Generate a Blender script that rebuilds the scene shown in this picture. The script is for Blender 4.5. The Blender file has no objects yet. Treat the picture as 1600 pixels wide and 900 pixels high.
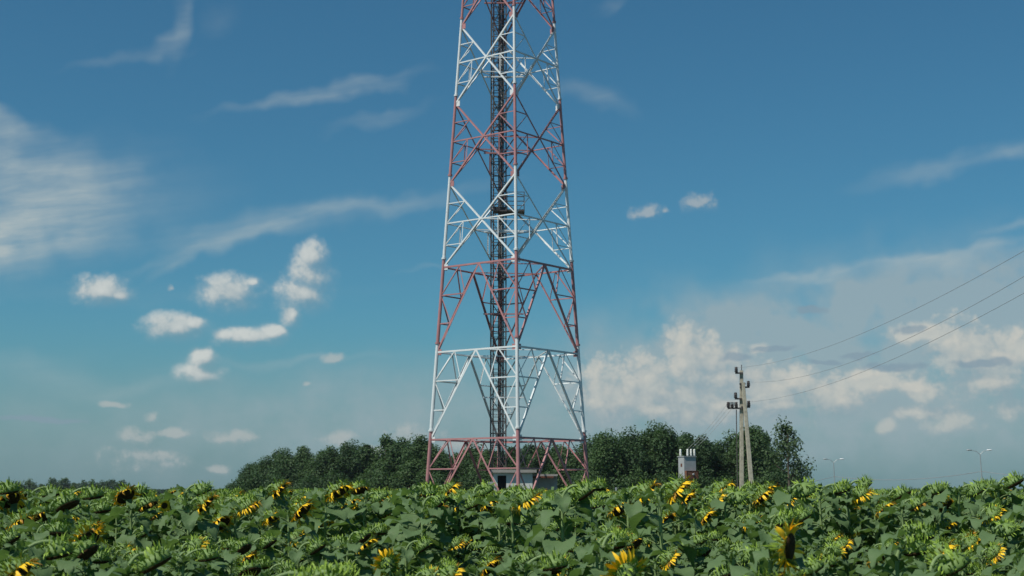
import bpy, math, random
from mathutils import Vector, Matrix, noise as mnoise
R = math.radians
scene = bpy.context.scene
COL = scene.collection

# ------------------------------------------------------------------ camera
CAM_Z, PITCH, FPX = 2.0, R(8.0), 2259.0
cam_d = bpy.data.cameras.new('camera'); cam = bpy.data.objects.new('camera', cam_d); COL.objects.link(cam)
cam.location = (0, 0, CAM_Z); cam.rotation_euler = (R(90) + PITCH, 0, 0)
cam_d.sensor_width = 36; cam_d.lens = FPX / 1600 * 36
cam_d.clip_start = 0.1; cam_d.clip_end = 20000
cam_d.dof.use_dof = True; cam_d.dof.focus_distance = 24; cam_d.dof.aperture_fstop = 5.0
scene.camera = cam
scene.render.resolution_x, scene.render.resolution_y = 1024, 576

def ray(u, v):
    """Direction through a pixel of the 1600 x 900 photograph, scaled so that y = 1."""
    x, z = (u - 800) / FPX, (450 - v) / FPX
    y = math.cos(PITCH) - z * math.sin(PITCH); w = math.sin(PITCH) + z * math.cos(PITCH)
    return Vector((x / y, 1, w / y))
def at(u, v, Y):
    d = ray(u, v); return Vector((d.x * Y, Y, CAM_Z + d.z * Y))
def pix(p):
    y = p[1] * math.cos(PITCH) + (p[2] - CAM_Z) * math.sin(PITCH)
    z = -p[1] * math.sin(PITCH) + (p[2] - CAM_Z) * math.cos(PITCH)
    return 800 + FPX * p[0] / y, 450 - FPX * z / y
def skydeg(u, v):
    d = ray(u, v).normalized()
    return math.degrees(math.atan2(d.x, d.y)), math.degrees(math.asin(d.z))

# ------------------------------------------------------------------ exposure, sun, sky
scene.view_settings.view_transform = 'Standard'; scene.view_settings.look = 'None'
scene.view_settings.exposure = 0; scene.view_settings.gamma = 1; scene.view_settings.use_curve_mapping = False
SUN_EL, SUN_AZ = R(54), R(-127)          # azimuth from +Y towards +X: the sun stands high on the left, a little behind the camera
sdir = Vector((math.sin(SUN_AZ) * math.cos(SUN_EL), math.cos(SUN_AZ) * math.cos(SUN_EL), math.sin(SUN_EL)))
sun_d = bpy.data.lights.new('sun', 'SUN'); sun = bpy.data.objects.new('sun', sun_d); COL.objects.link(sun)
sun_d.energy = 4.3; sun_d.angle = R(0.5); sun_d.color = (1.0, 0.95, 0.86)
sun.rotation_euler = (-sdir).to_track_quat('-Z', 'Y').to_euler()
SKY_STRENGTH = 0.085

world = bpy.data.worlds.new('World'); scene.world = world; world.use_nodes = True
wt = world.node_tree; wt.nodes.clear()
scene.cycles.max_bounces = 5; scene.cycles.diffuse_bounces = 3; scene.cycles.use_adaptive_sampling = True; scene.cycles.adaptive_threshold = .015
world.cycles.sampling_method = 'MANUAL'; world.cycles.sample_map_resolution = 512

class NT:
    def __init__(s, tree): s.t = tree
    def n(s, kind, **kw):
        n = s.t.nodes.new(kind)
        for k, v in kw.items(): setattr(n, k, v)
        return n
    def put(s, sock, v):
        if hasattr(v, 'default_value') or isinstance(v, bpy.types.NodeSocket): s.t.links.new(v, sock)
        else: sock.default_value = v
    def math(s, op, a, b=0.0, c=0.0, clamp=False):
        n = s.n('ShaderNodeMath', operation=op, use_clamp=clamp)
        s.put(n.inputs[0], a); s.put(n.inputs[1], b); s.put(n.inputs[2], c); return n.outputs[0]
    def vec(s, op, a, b=(0, 0, 0), out=0):
        n = s.n('ShaderNodeVectorMath', operation=op); s.put(n.inputs[0], a)
        if op == 'SCALE': s.put(n.inputs[3], b)
        elif op not in ('LENGTH', 'NORMALIZE'): s.put(n.inputs[1], b)
        return n.outputs[1 if op == 'LENGTH' else out]
    def noise(s, v, scale, detail=4, rough=0.5, dist=0.0, out=0):
        n = s.n('ShaderNodeTexNoise'); s.put(n.inputs['Vector'], v)
        n.inputs['Scale'].default_value = scale; n.inputs['Detail'].default_value = detail
        n.inputs['Roughness'].default_value = rough; n.inputs['Distortion'].default_value = dist
        return n.outputs[out]
    def mapr(s, v, a, b, c=0.0, d=1.0, smooth=False):
        n = s.n('ShaderNodeMapRange'); n.clamp = True
        if smooth: n.interpolation_type = 'SMOOTHSTEP'
        s.put(n.inputs[0], v); s.put(n.inputs[1], a); s.put(n.inputs[2], b); s.put(n.inputs[3], c); s.put(n.inputs[4], d); return n.outputs[0]
    def mix(s, f, a, b, blend='MIX'):
        n = s.n('ShaderNodeMix', data_type='RGBA', blend_type=blend)
        s.put(n.inputs[0], f); s.put(n.inputs[6], a); s.put(n.inputs[7], b); return n.outputs[2]
    def ellipse(s, P, c, r, rot=0.0):
        n = s.n('ShaderNodeMapping', vector_type='TEXTURE'); s.put(n.inputs[0], P)
        n.inputs[1].default_value = (c[0], c[1], 0); n.inputs[2].default_value = (0, 0, rot); n.inputs[3].default_value = (r[0], r[1], 1)
        return s.vec('LENGTH', n.outputs[0])
    def chain(s, P, acc):
        # the same P, but only ready once acc is: keeps the shader's working memory small
        return s.vec('ADD', P, s.vec('SCALE', (1, 1, 0), s.math('MULTIPLY', acc, 1e-7)))
def c4(c): return (c[0], c[1], c[2], 1)

DEG = 1 / 39.0       # degrees of sky per photograph pixel
# clouds by where they stand in the sky: (u, v, half width, half height) read off the photograph, turned into directions
PUFFS = [(158,455,34,18),(186,461,16,8),(360,460,42,22),(393,442,12,9),(490,402,20,20),(486,432,29,26),(474,462,36,24),(457,494,14,18),
 (275,512,42,17),(300,507,20,10),(385,526,46,12),(428,521,22,11),(317,560,18,15),(316,584,31,14)]
FARPUFFS = [(214,688,28,18),(235,720,62,24),(270,676,26,8),(365,686,36,12),(344,735,16,8),(535,692,32,15),(645,682,48,18),(590,706,40,12),(178,632,18,5),(480,598,9,5),(240,650,12,14),(720,700,50,14),(525,563,17,9),(268,452,9,7),(1092,316,26,13),(1112,324,13,12),(1012,333,24,12),(1040,331,12,6)]
LOWPUFFS = [(932,588,17,26),(950,606,22,22),(998,572,22,24),(1012,592,28,24),(984,602,26,24),(1078,540,15,30),(1092,556,28,24),(1062,574,24,26),(1114,560,30,22),(1142,562,22,13),
 (1185,546,13,8),(1036,614,42,22),(960,630,38,18),(1085,592,48,24),(1132,592,44,22),(1177,586,32,17),(1212,602,28,17),(1242,598,30,15),(1275,612,38,17),(1312,626,30,15),(1226,633,38,13),(1347,589,20,12),
 (1376,606,15,8),(1432,606,28,10),(1495,540,24,17),(1513,561,28,20),(1440,514,22,9),(1565,562,32,16),(1590,528,17,15),(1547,602,42,15),(1386,668,17,11),(1490,667,38,13),(1150,632,54,15),(1020,642,64,15)]
BANK = [(935,610,40,40),(975,625,70,42),(1010,605,46,44),(1080,570,44,52),(1110,575,56,38),(1040,625,90,40),(1140,610,76,44),(1230,614,80,40),(1300,624,84,34),(1365,596,46,20),
 (1440,610,40,15),(1504,558,60,46),(1442,522,44,15),(1565,580,72,50),(1592,545,40,30),(1180,640,90,18),(1070,648,120,20),(1585,635,46,18),(1430,642,60,12)]
GREYS = [(1268,483,28,8),(1208,545,42,6),(1152,556,28,7),(1422,516,28,9),(1338,556,34,6),(1290,566,30,5),(1400,572,60,8),(60,655,80,5),(1540,566,50,8)]
# veils and cirrus: (u, v, half length, half width, tilt in degrees, strength)
WISPS = [(-5,382,150,46,14,.65),(25,250,150,48,-8,.6),(30,345,200,78,17,.95),(-10,188,80,22,-25,.5),(190,290,170,70,2,.2),(288,22,70,17,78,.34),(262,66,40,12,42,.26),(195,95,110,10,14,.16),(345,30,40,30,20,.12),
 (500,152,175,17,13,.5),(595,182,95,11,19,.2),(425,345,240,27,10,.44),(335,378,150,14,19,.32),(620,312,190,16,8,.24),(275,410,60,8,25,.26),
 (935,160,66,20,-8,.27),(1480,262,150,20,11,.34),(1590,238,80,14,12,.26),(1420,414,260,15,5,.5),(1250,430,95,9,2,.38),(1585,356,60,9,15,.36),(1520,395,160,8,6,.3),
 (450,562,190,9,4,.22),(205,602,110,13,9,.22),(60,590,110,26,-3,.2),(680,411,80,5,4,.16),(950,6,36,11,25,.2),(150,455,500,20,3,.06)]
VEILS = [(1450,540,600,150,4,1.0),(1560,455,380,60,4,.8),(1120,590,360,130,2,.65),(1080,515,240,50,3,.25),(700,650,440,100,0,.6),(250,670,440,95,0,.36),(1400,690,500,70,0,.5)]

def build_sky():
    k = NT(wt)
    gen = k.n('ShaderNodeTexCoord').outputs['Generated']
    d = k.vec('NORMALIZE', gen); sep = k.n('ShaderNodeSeparateXYZ'); k.put(sep.inputs[0], d)
    az = k.math('MULTIPLY', k.math('ARCTAN2', sep.outputs[0], sep.outputs[1]), 57.29578)
    el = k.math('MULTIPLY', k.math('ARCSINE', sep.outputs[2]), 57.29578)
    cmb = k.n('ShaderNodeCombineXYZ'); k.put(cmb.inputs[0], az); k.put(cmb.inputs[1], el); P = cmb.outputs[0]
    # density of a family of heaped clouds, as a node group so that it can be read twice (here, and a step towards the sun)
    def family(name, items, nscale, amp, warp=.55, puff=0.0):
        g = bpy.data.node_groups.new(name, 'ShaderNodeTree')
        g.interface.new_socket('P', in_out='INPUT', socket_type='NodeSocketVector')
        g.interface.new_socket('D', in_out='OUTPUT', socket_type='NodeSocketFloat')
        q = NT(g); gi = q.n('NodeGroupInput'); go = q.n('NodeGroupOutput'); p = gi.outputs[0]
        w = q.vec('SUBTRACT', q.noise(p, nscale * .55, 2, .5, 0, 1), (.5, .5, .5))
        pw = q.vec('ADD', p, q.vec('SCALE', w, warp))
        acc = None
        for i_, (u, v, ru, rv) in enumerate(items):
            if i_ and i_ % 5 == 0: pw = q.chain(pw, acc)
            e = q.ellipse(pw, skydeg(u, v), (ru * DEG * 1.12, rv * DEG * 1.15))
            if ru < 13: e = q.math('ADD', e, .38)
            if acc is None: acc = e
            else:
                m = q.n('ShaderNodeMath', operation='SMOOTH_MIN'); q.put(m.inputs[0], acc); q.put(m.inputs[1], e); m.inputs[2].default_value = .35; acc = m.outputs[0]
        nz = q.noise(p, nscale, 7, .6)
        fall = q.mapr(acc, 0, 3.0, amp, amp * .35)
        D = q.math('ADD', q.math('SUBTRACT', 1.0, acc), q.math('MULTIPLY', q.math('SUBTRACT', nz, .5), fall))
        if puff:                                                  # rounded heads along the outline, large and small
            wob = q.vec('ADD', p, q.vec('SCALE', q.vec('SUBTRACT', q.noise(p, 3.2, 3, .5, 0, 1), (.5, .5, .5)), .35))
            for sc, am in ((1.9, 1.0), (4.6, .5)):
                vo = q.n('ShaderNodeTexVoronoi', voronoi_dimensions='2D', feature='F1'); q.put(vo.inputs['Vector'], wob); vo.inputs['Scale'].default_value = sc
                D = q.math('ADD', D, q.math('MULTIPLY', q.math('SUBTRACT', .42, vo.outputs['Distance']), am * puff))
        q.put(go.inputs[0], D); return g
    def use(g, vec_):
        n = k.n('ShaderNodeGroup'); n.node_tree = g; k.put(n.inputs[0], vec_); return n.outputs[0]
    sun_step = k.vec('ADD', P, (-.22, .30, 0))
    gp = family('heaped clouds', PUFFS, 1.25, 1.15, .35, .20); gl = family('low heaped clouds', LOWPUFFS, 1.0, 1.3, .45, .34); gf = family('far heaped clouds', FARPUFFS, 1.6, 2.2, .6); gb = family('cloud bank', BANK, .85, 2.2, .6, .38)
    S = 1 / SKY_STRENGTH
    # clear sky
    sky = k.n('ShaderNodeTexSky', sky_type='NISHITA'); sky.sun_disc = False
    sky.sun_elevation = SUN_EL; sky.sun_rotation = SUN_AZ; sky.air_density = 1.0; sky.dust_density = 0.7; sky.ozone_density = 2.2; sky.altitude = 100
    hs = k.n('ShaderNodeHueSaturation'); hs.inputs['Saturation'].default_value = SKY_SAT; hs.inputs['Value'].default_value = 1; k.put(hs.inputs['Color'], sky.outputs[0])
    base = k.mix(1.0, hs.outputs[0], c4(SKY_TINT), 'MULTIPLY')
    col = base
    # milky air low over the land
    low = k.mapr(el, 7.5, -.5, 0, .72, True)
    col = k.mix(low, col, c4([x * S for x in (.162, .256, .298)]))
    # thin veils
    stretch = k.n('ShaderNodeMapping', vector_type='TEXTURE'); k.put(stretch.inputs[0], P); stretch.inputs[2].default_value = (0, 0, R(11)); stretch.inputs[3].default_value = (4.2, .55, 1)
    wn = k.vec('SUBTRACT', k.noise(P, .35, 3, .5, 0, 1), (.5, .5, .5)); Pw = k.vec('ADD', P, k.vec('SCALE', wn, 2.2))
    streak = k.noise(k.vec('ADD', stretch.outputs[0], k.vec('SCALE', wn, .9)), 1.0, 7, .62)
    cloudy = k.noise(P, .55, 6, .6)
    tot = None
    for lst, soft in ((WISPS, 0), (VEILS, 1)):
        for i_, (u, v, ru, rv, t, a) in enumerate(lst):
            if i_ and i_ % 5 == 0: Pw = k.chain(Pw, tot)
            e = k.ellipse(Pw, skydeg(u, v), (ru * DEG * 1.25, rv * DEG * 1.35), R(t))
            m = k.mapr(e, 1.0, 0.0, 0, a, True)
            tot = m if tot is None else k.math('ADD', tot, m)
        if soft == 0:
            tot = k.math('MULTIPLY', tot, k.mapr(streak, .25, .78, .30, 1.1)); wisps = tot; tot = None
        else: veils = k.math('MULTIPLY', tot, k.mapr(cloudy, .3, .7, .55, 1.2))
    col = k.mix(k.math('MINIMUM', veils, .8), col, c4([x * S for x in (.315, .402, .438)]))
    col = k.mix(k.math('MINIMUM', wisps, .9), col, c4([x * S for x in (.42, .49, .50)]))
    # heaped clouds: lit side, grey side
    far_step = k.vec('ADD', P, (-.50, .75, 0))
    def lay(col, g, lo, hi, gain, lit, shade, most, crisp=.75, mid=.42, step=None):
        D = use(g, P); D2 = use(g, step or sun_step)
        s = k.math('ADD', mid, k.math('MULTIPLY', k.math('SUBTRACT', D, D2), gain), 0, True)
        # crisp on the side towards the sun, ragged and thin on the other
        a = k.math('MULTIPLY', k.mapr(D, lo, k.mapr(s, .15, .8, hi * 2.4, hi * crisp), 0, 1, True), most)
        return k.mix(a, col, k.mix(s, c4([x * S for x in shade]), c4([x * S for x in lit])))
    col = lay(col, gf, -.25, .9, .8, (.50, .51, .49), (.24, .33, .37), .55)
    col = lay(col, gb, -.30, .55, .62, (.60, .59, .53), (.245, .335, .39), .72, .6, .40, far_step)
    col = lay(col, gl, -.35, .80, .80, (.60, .585, .525), (.27, .355, .40), .50, .7)
    gg = family('grey cloudlets', GREYS, 1.8, 1.2)
    col = k.mix(k.math('MULTIPLY', k.mapr(use(gg, P), .05, .6, 0, 1, True), .75), col, c4([x * S for x in (.225, .32, .39)]))
    col = lay(col, gp, -.55, .75, .80, (.63, .65, .62), (.235, .325, .375), .88, .5, .38)
    bg = k.n('ShaderNodeBackground'); k.put(bg.inputs[0], col); bg.inputs[1].default_value = SKY_STRENGTH
    out = k.n('ShaderNodeOutputWorld'); k.put(out.inputs[0], bg.outputs[0])
SKY_SAT, SKY_TINT = 1.0, (.345, .765, .86)
build_sky()

# ------------------------------------------------------------------ helpers
def rng(seed): return random.Random(seed)
class MB:
    """Collects faces; build() links them as one mesh object."""
    def __init__(s): s.v = []; s.f = []; s.m = []; s.a = []
    def add(s, vs, fs, mat=0, at=None):
        b = len(s.v); s.v += [tuple(p) for p in vs]; s.f += [tuple(b + i for i in f) for f in fs]; s.m += [mat] * len(fs)
        s.a += at if at else [(0.5, 0.3, 0.5)] * len(vs)
    def box(s, c, d, rz=0.0, mat=0, taper=1.0):
        x, y, z = d[0] / 2, d[1] / 2, d[2] / 2; M = Matrix.Rotation(rz, 3, 'Z'); c = Vector(c)
        vs = [c + M @ Vector((sx * x * (taper if sz > 0 else 1), sy * y * (taper if sz > 0 else 1), sz * z)) for sz in (-1, 1) for sy in (-1, 1) for sx in (-1, 1)]
        s.add(vs, [(0, 2, 3, 1), (4, 5, 7, 6), (0, 1, 5, 4), (2, 6, 7, 3), (0, 4, 6, 2), (1, 3, 7, 5)], mat)
    def tube(s, pts, rad, n=8, mat=0, caps=True):
        pts = [Vector(p) for p in pts]; rads = rad if isinstance(rad, (list, tuple)) else [rad] * len(pts)
        vs = []; prev = None
        for i, p in enumerate(pts):
            t = (pts[min(i + 1, len(pts) - 1)] - pts[max(i - 1, 0)]).normalized()
            if prev is None: a = t.orthogonal().normalized()
            else: a = (prev - t * prev.dot(t)).normalized()
            prev = a; b = t.cross(a)
            vs += [p + (a * math.cos(2 * math.pi * j / n) + b * math.sin(2 * math.pi * j / n)) * rads[i] for j in range(n)]
        fs = [(i * n + j, i * n + (j + 1) % n, (i + 1) * n + (j + 1) % n, (i + 1) * n + j) for i in range(len(pts) - 1) for j in range(n)]
        if caps: fs += [tuple(range(n - 1, -1, -1)), tuple((len(pts) - 1) * n + j for j in range(n))]
        s.add(vs, fs, mat)
    def angle(s, p, q, w, inward, mat=0, th=None):
        """An L-section steel bar from p to q, its corner turned away from inward."""
        p, q = Vector(p), Vector(q); t = (q - p).normalized(); a = Vector(inward); a = (a - t * a.dot(t)).normalized(); b = t.cross(a).normalized()
        th = th or w * .16
        prof = [(-.3, -.5), (.7, -.5), (.7, -.5 + th / w), (-.3 + th / w, -.5 + th / w), (-.3 + th / w, .5), (-.3, .5)]
        vs = [e + a * x * w + b * y * w for e in (p, q) for x, y in prof]; n = 6
        s.add(vs, [(j, (j + 1) % n, n + (j + 1) % n, n + j) for j in range(n)] + [tuple(range(n - 1, -1, -1)), tuple(range(n, 2 * n))], mat)
    def lathe(s, prof, n=14, M=None, mat=0, caps=True):
        """prof: (radius, height) pairs round the local Z of M."""
        M = M or Matrix.Identity(4); vs = []; fs = []
        for r, h in prof: vs += [M @ Vector((r * math.cos(2 * math.pi * j / n), r * math.sin(2 * math.pi * j / n), h)) for j in range(n)]
        for i in range(len(prof) - 1): fs += [(i * n + j, i * n + (j + 1) % n, (i + 1) * n + (j + 1) % n, (i + 1) * n + j) for j in range(n)]
        if caps: fs += [tuple(range(n - 1, -1, -1)), tuple((len(prof) - 1) * n + j for j in range(n))]
        s.add(vs, fs, mat)
    def mesh(s, name, mats, smooth=False):
        me = bpy.data.meshes.new(name); me.from_pydata(s.v, [], s.f)
        for m in mats: me.materials.append(m)
        if len(mats) > 1: me.polygons.foreach_set('material_index', s.m)
        if smooth: me.polygons.foreach_set('use_smooth', [True] * len(s.f))
        at_ = me.attributes.new('luv', 'FLOAT_VECTOR', 'POINT'); at_.data.foreach_set('vector', [x for a in s.a for x in a])
        me.update(); return me
    def build(s, name, mats, parent=None, smooth=False):
        o = bpy.data.objects.new(name, s.mesh(name, mats if isinstance(mats, (list, tuple)) else [mats], smooth)); COL.objects.link(o)
        if parent: o.parent = parent
        return o
def tag(o, label=None, cat=None, group=None, kind=None):
    if label: o['label'] = label
    if cat: o['category'] = cat
    if group: o['group'] = group
    if kind: o['kind'] = kind
    return o
def empty(name, loc=(0, 0, 0), rz=0.0):
    o = bpy.data.objects.new(name, None); COL.objects.link(o); o.location = loc; o.rotation_euler = (0, 0, rz); o.empty_display_size = .2; return o
def copy_tree(o, parent=None):
    c = o.copy(); COL.objects.link(c)
    if parent: c.parent = parent
    for ch in [x for x in o.children]: copy_tree(ch, c)
    return c

# ------------------------------------------------------------------ materials
def mat(name, base, rough=.6, spec=.4, var=0.0, vscale=3.0, metal=0.0, second=None, mixlo=.45, mixhi=.65, bump=0.0, bscale=20):
    m = bpy.data.materials.new(name); m.use_nodes = True; k = NT(m.node_tree); b = m.node_tree.nodes['Principled BSDF']
    co = k.n('ShaderNodeTexCoord').outputs['Object']
    nz = k.noise(co, vscale, 6, .62)
    c = k.mix(k.mapr(nz, .3, .7), c4([x * (1 - var) for x in base]), c4([min(1, x * (1 + var)) for x in base]))
    if second: c = k.mix(k.mapr(k.noise(co, vscale * 2.3, 7, .7), mixlo, mixhi), c, c4(second))
    k.put(b.inputs['Base Color'], c); b.inputs['Roughness'].default_value = rough; b.inputs['Specular IOR Level'].default_value = spec; b.inputs['Metallic'].default_value = metal
    if bump:
        bn = k.n('ShaderNodeBump'); bn.inputs['Strength'].default_value = bump; k.put(bn.inputs['Height'], k.noise(co, bscale, 5, .6)); k.put(b.inputs['Normal'], bn.outputs[0])
    return m
WHITE, RED = (.68, .715, .715), (.41, .195, .195)
M_WHITE = mat('weathered white paint', WHITE, .5, .4, .06, 1.5, second=(.40, .32, .25), mixlo=.60, mixhi=.80)
M_RED = mat('faded red paint', RED, .55, .35, .14, 1.2, second=(.20, .07, .05), mixlo=.60, mixhi=.8)
M_DARKSTEEL = mat('dark steel', (.075, .066, .064), .6, .4, .2, 4)
M_GALV = mat('galvanised steel', (.36, .38, .38), .5, .5, .15, 4, metal=.3)
M_RUST = mat('rusty steel', (.16, .06, .035), .8, .2, .3, 8, second=(.07, .035, .03))
M_CONC = mat('weathered concrete', (.44, .41, .32), .85, .2, .14, 3, second=(.30, .28, .22), bump=.2)
M_HUTWALL = mat('whitewashed wall', (.62, .63, .60), .85, .2, .08, 1.5, second=(.45, .44, .40), mixlo=.55, mixhi=.8)
M_ROOFSLAB = mat('grey slab roof', (.30, .29, .27), .9, .2, .15, 2)
M_GREYWALL = mat('grey rendered wall', (.38, .37, .35), .9, .2, .12, 2)
M_DARKIN = mat('shaded opening', (.03, .028, .028), .9, .1, .2, 3)  # near-black colour paints the shade inside the openings
M_PORC = mat('white porcelain', (.75, .75, .70), .25, .5, .03, 8)
M_BROWNPORC = mat('brown porcelain', (.04, .028, .024), .3, .5, .2, 8)
M_CABINET = mat('pale grey paint', (.37, .385, .385), .6, .4, .1, 4, second=(.38, .36, .33), mixlo=.55, mixhi=.75)
M_RADIATOR = mat('blue grey paint', (.20, .25, .32), .55, .4, .15, 6)
M_COVER = mat('rusted red cover', (.17, .07, .045), .75, .3, .3, 9, second=(.36, .20, .12), mixlo=.5, mixhi=.7)
M_WIRE = mat('wire', (.30, .305, .31), .5, .5, .1, 2)
M_BARK = mat('bark', (.10, .085, .065), .9, .1, .25, 4, bump=.4)
M_LAMPGLINT = mat('sun glint white on lamp', (.85, .85, .85), .3, .5, .02, 2)  # white stands for the sun reflected off the housing

def leaf_material(name, top, under, trans, vein=.35):
    m = bpy.data.materials.new(name); m.use_nodes = True; k = NT(m.node_tree); b = m.node_tree.nodes['Principled BSDF']; out = m.node_tree.nodes['Material Output']
    at_ = k.n('ShaderNodeAttribute', attribute_name='luv'); sp = k.n('ShaderNodeSeparateXYZ'); k.put(sp.inputs[0], at_.outputs['Vector'])
    t, s_, r = sp.outputs; a = k.math('ABSOLUTE', s_)
    info = k.n('ShaderNodeObjectInfo').outputs['Random']
    co = k.n('ShaderNodeTexCoord').outputs['Object']
    tone = k.math('ADD', k.math('MULTIPLY', r, .7), k.math('MULTIPLY', info, .3))
    c = k.mix(tone, c4([x * .74 for x in top]), c4([top[0] * 1.32, top[1] * 1.24, top[2] * 1.08]))
    c = k.mix(k.mapr(k.noise(co, 22, 4, .6), .35, .7, 0, .45), c, c4([top[0] * 1.5, top[1] * 1.2, top[2] * 1.05]))
    mid = k.mapr(a, .085, .02, 0, .75)
    side = k.mapr(k.math('SINE', k.math('MULTIPLY', k.math('SUBTRACT', t, k.math('MULTIPLY', a, .30)), 42)), .72, 1.0, 0, vein)
    c = k.mix(k.math('MAXIMUM', mid, side), c, c4((top[0] * 2.1, top[1] * 1.75, top[2] * 1.7)))
    geo = k.n('ShaderNodeNewGeometry')
    c = k.mix(geo.outputs['Backfacing'], c, c4(under))
    k.put(b.inputs['Base Color'], c); b.inputs['Roughness'].default_value = .58; b.inputs['Specular IOR Level'].default_value = .22
    bn = k.n('ShaderNodeBump'); bn.inputs['Strength'].default_value = .35; bn.inputs['Distance'].default_value = .01
    k.put(bn.inputs['Height'], k.math('SUBTRACT', k.noise(co, 45, 3, .6), k.math('MULTIPLY', side, 1.2))); k.put(b.inputs['Normal'], bn.outputs[0])
    tr = k.n('ShaderNodeBsdfTranslucent'); tr.inputs[0].default_value = c4(trans); ms = k.n('ShaderNodeMixShader'); ms.inputs[0].default_value = .28
    k.put(ms.inputs[1], b.outputs[0]); k.put(ms.inputs[2], tr.outputs[0]); k.put(out.inputs[0], ms.outputs[0]); return m
M_LEAF = leaf_material('sunflower leaf', (.102, .195, .060), (.125, .20, .085), (.17, .30, .06))
M_STALK = mat('hairy green stalk', (.19, .27, .105), .65, .3, .18, 12)
M_BRACT = mat('green bract', (.215, .325, .04), .6, .3, .3, 25)
M_BACK = mat('green head back', (.14, .22, .06), .6, .3, .2, 20)
M_DISC = mat('brown seed disc', (.045, .028, .012), .9, .1, .5, 60, second=(.10, .065, .02), mixlo=.55, mixhi=.7, bump=.8, bscale=90)
M_PETAL = mat('yellow petal', (.88, .55, .016), .55, .3, .14, 20)
M_DRY = mat('withered petal', (.50, .27, .035), .7, .2, .3, 30, second=(.30, .17, .05))

def crown_material(name, a, b_, trans):
    m = bpy.data.materials.new(name); m.use_nodes = True; k = NT(m.node_tree); b = m.node_tree.nodes['Principled BSDF']; out = m.node_tree.nodes['Material Output']
    at_ = k.n('ShaderNodeAttribute', attribute_name='luv'); sp = k.n('ShaderNodeSeparateXYZ'); k.put(sp.inputs[0], at_.outputs['Vector'])
    info = k.n('ShaderNodeObjectInfo').outputs['Random']
    c = k.mix(k.math('ADD', k.math('MULTIPLY', sp.outputs[2], .5), k.math('MULTIPLY', info, .6)), c4(a), c4(b_))
    k.put(b.inputs['Base Color'], c); b.inputs['Roughness'].default_value = .6; b.inputs['Specular IOR Level'].default_value = .25
    tr = k.n('ShaderNodeBsdfTranslucent'); tr.inputs[0].default_value = c4(trans); ms = k.n('ShaderNodeMixShader'); ms.inputs[0].default_value = .28
    k.put(ms.inputs[1], b.outputs[0]); k.put(ms.inputs[2], tr.outputs[0]); k.put(out.inputs[0], ms.outputs[0]); return m
M_CROWN = crown_material('dark tree leaves', (.038, .078, .034), (.074, .130, .042), (.07, .15, .03))
M_CROWN_PALE = crown_material('paler tree leaves', (.055, .095, .042), (.095, .145, .058), (.08, .15, .04))

# ------------------------------------------------------------------ ground
def S(a, b, x): t = max(0, min(1, (x - a) / (b - a))); return t * t * (3 - 2 * t)
def ground_z(x, y):
    z = .24 * S(6.5, 14.5, y) - .24 * S(19, 42, y)
    z += max(-10, min(10, x)) * .011 * S(4, 12, y) * (1 - S(20, 60, y))
    z += .035 * mnoise.noise(Vector((x * .35, y * .35, 3.1))) * (1 - S(30, 60, y))
    return z
def build_ground():
    def axis(lo, hi, far, step, grow):
        a = [lo + i * step for i in range(int((hi - lo) / step) + 1)]
        p, st = a[-1], step
        while p < far: st *= grow; p += st; a.append(p)
        p, st = a[0], step
        while p > -far: st *= grow; p -= st; a.insert(0, p)
        return a
    xs = axis(-14, 14, 9000, .5, 1.35); ys = axis(0, 60, 9000, .5, 1.35)
    mb = MB(); n = len(xs)
    vs = [(x, y, ground_z(x, y)) for y in ys for x in xs]
    mb.add(vs, [(j * n + i, j * n + i + 1, (j + 1) * n + i + 1, (j + 1) * n + i) for j in range(len(ys) - 1) for i in range(n - 1)])
    m = bpy.data.materials.new('field earth and grass'); m.use_nodes = True; k = NT(m.node_tree); b = m.node_tree.nodes['Principled BSDF']
    pos = k.n('ShaderNodeNewGeometry').outputs['Position']; sp = k.n('ShaderNodeSeparateXYZ'); k.put(sp.inputs[0], pos)
    soil = k.mix(k.noise(pos, 3, 8, .7), (.045, .034, .024, 1), (.11, .085, .06, 1)); grass = k.mix(k.noise(pos, .6, 8, .7), (.022, .042, .015, 1), (.055, .07, .03, 1))
    k.put(b.inputs['Base Color'], k.mix(k.mapr(sp.outputs[1], 55, 62), soil, grass)); b.inputs['Roughness'].default_value = .95
    bn = k.n('ShaderNodeBump'); bn.inputs['Strength'].default_value = .8; bn.inputs['Distance'].default_value = .06; k.put(bn.inputs['Height'], k.noise(pos, 9, 6, .65)); k.put(b.inputs['Normal'], bn.outputs[0])
    tag(mb.build('ground', m, smooth=True), kind='structure')
build_ground()

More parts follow.
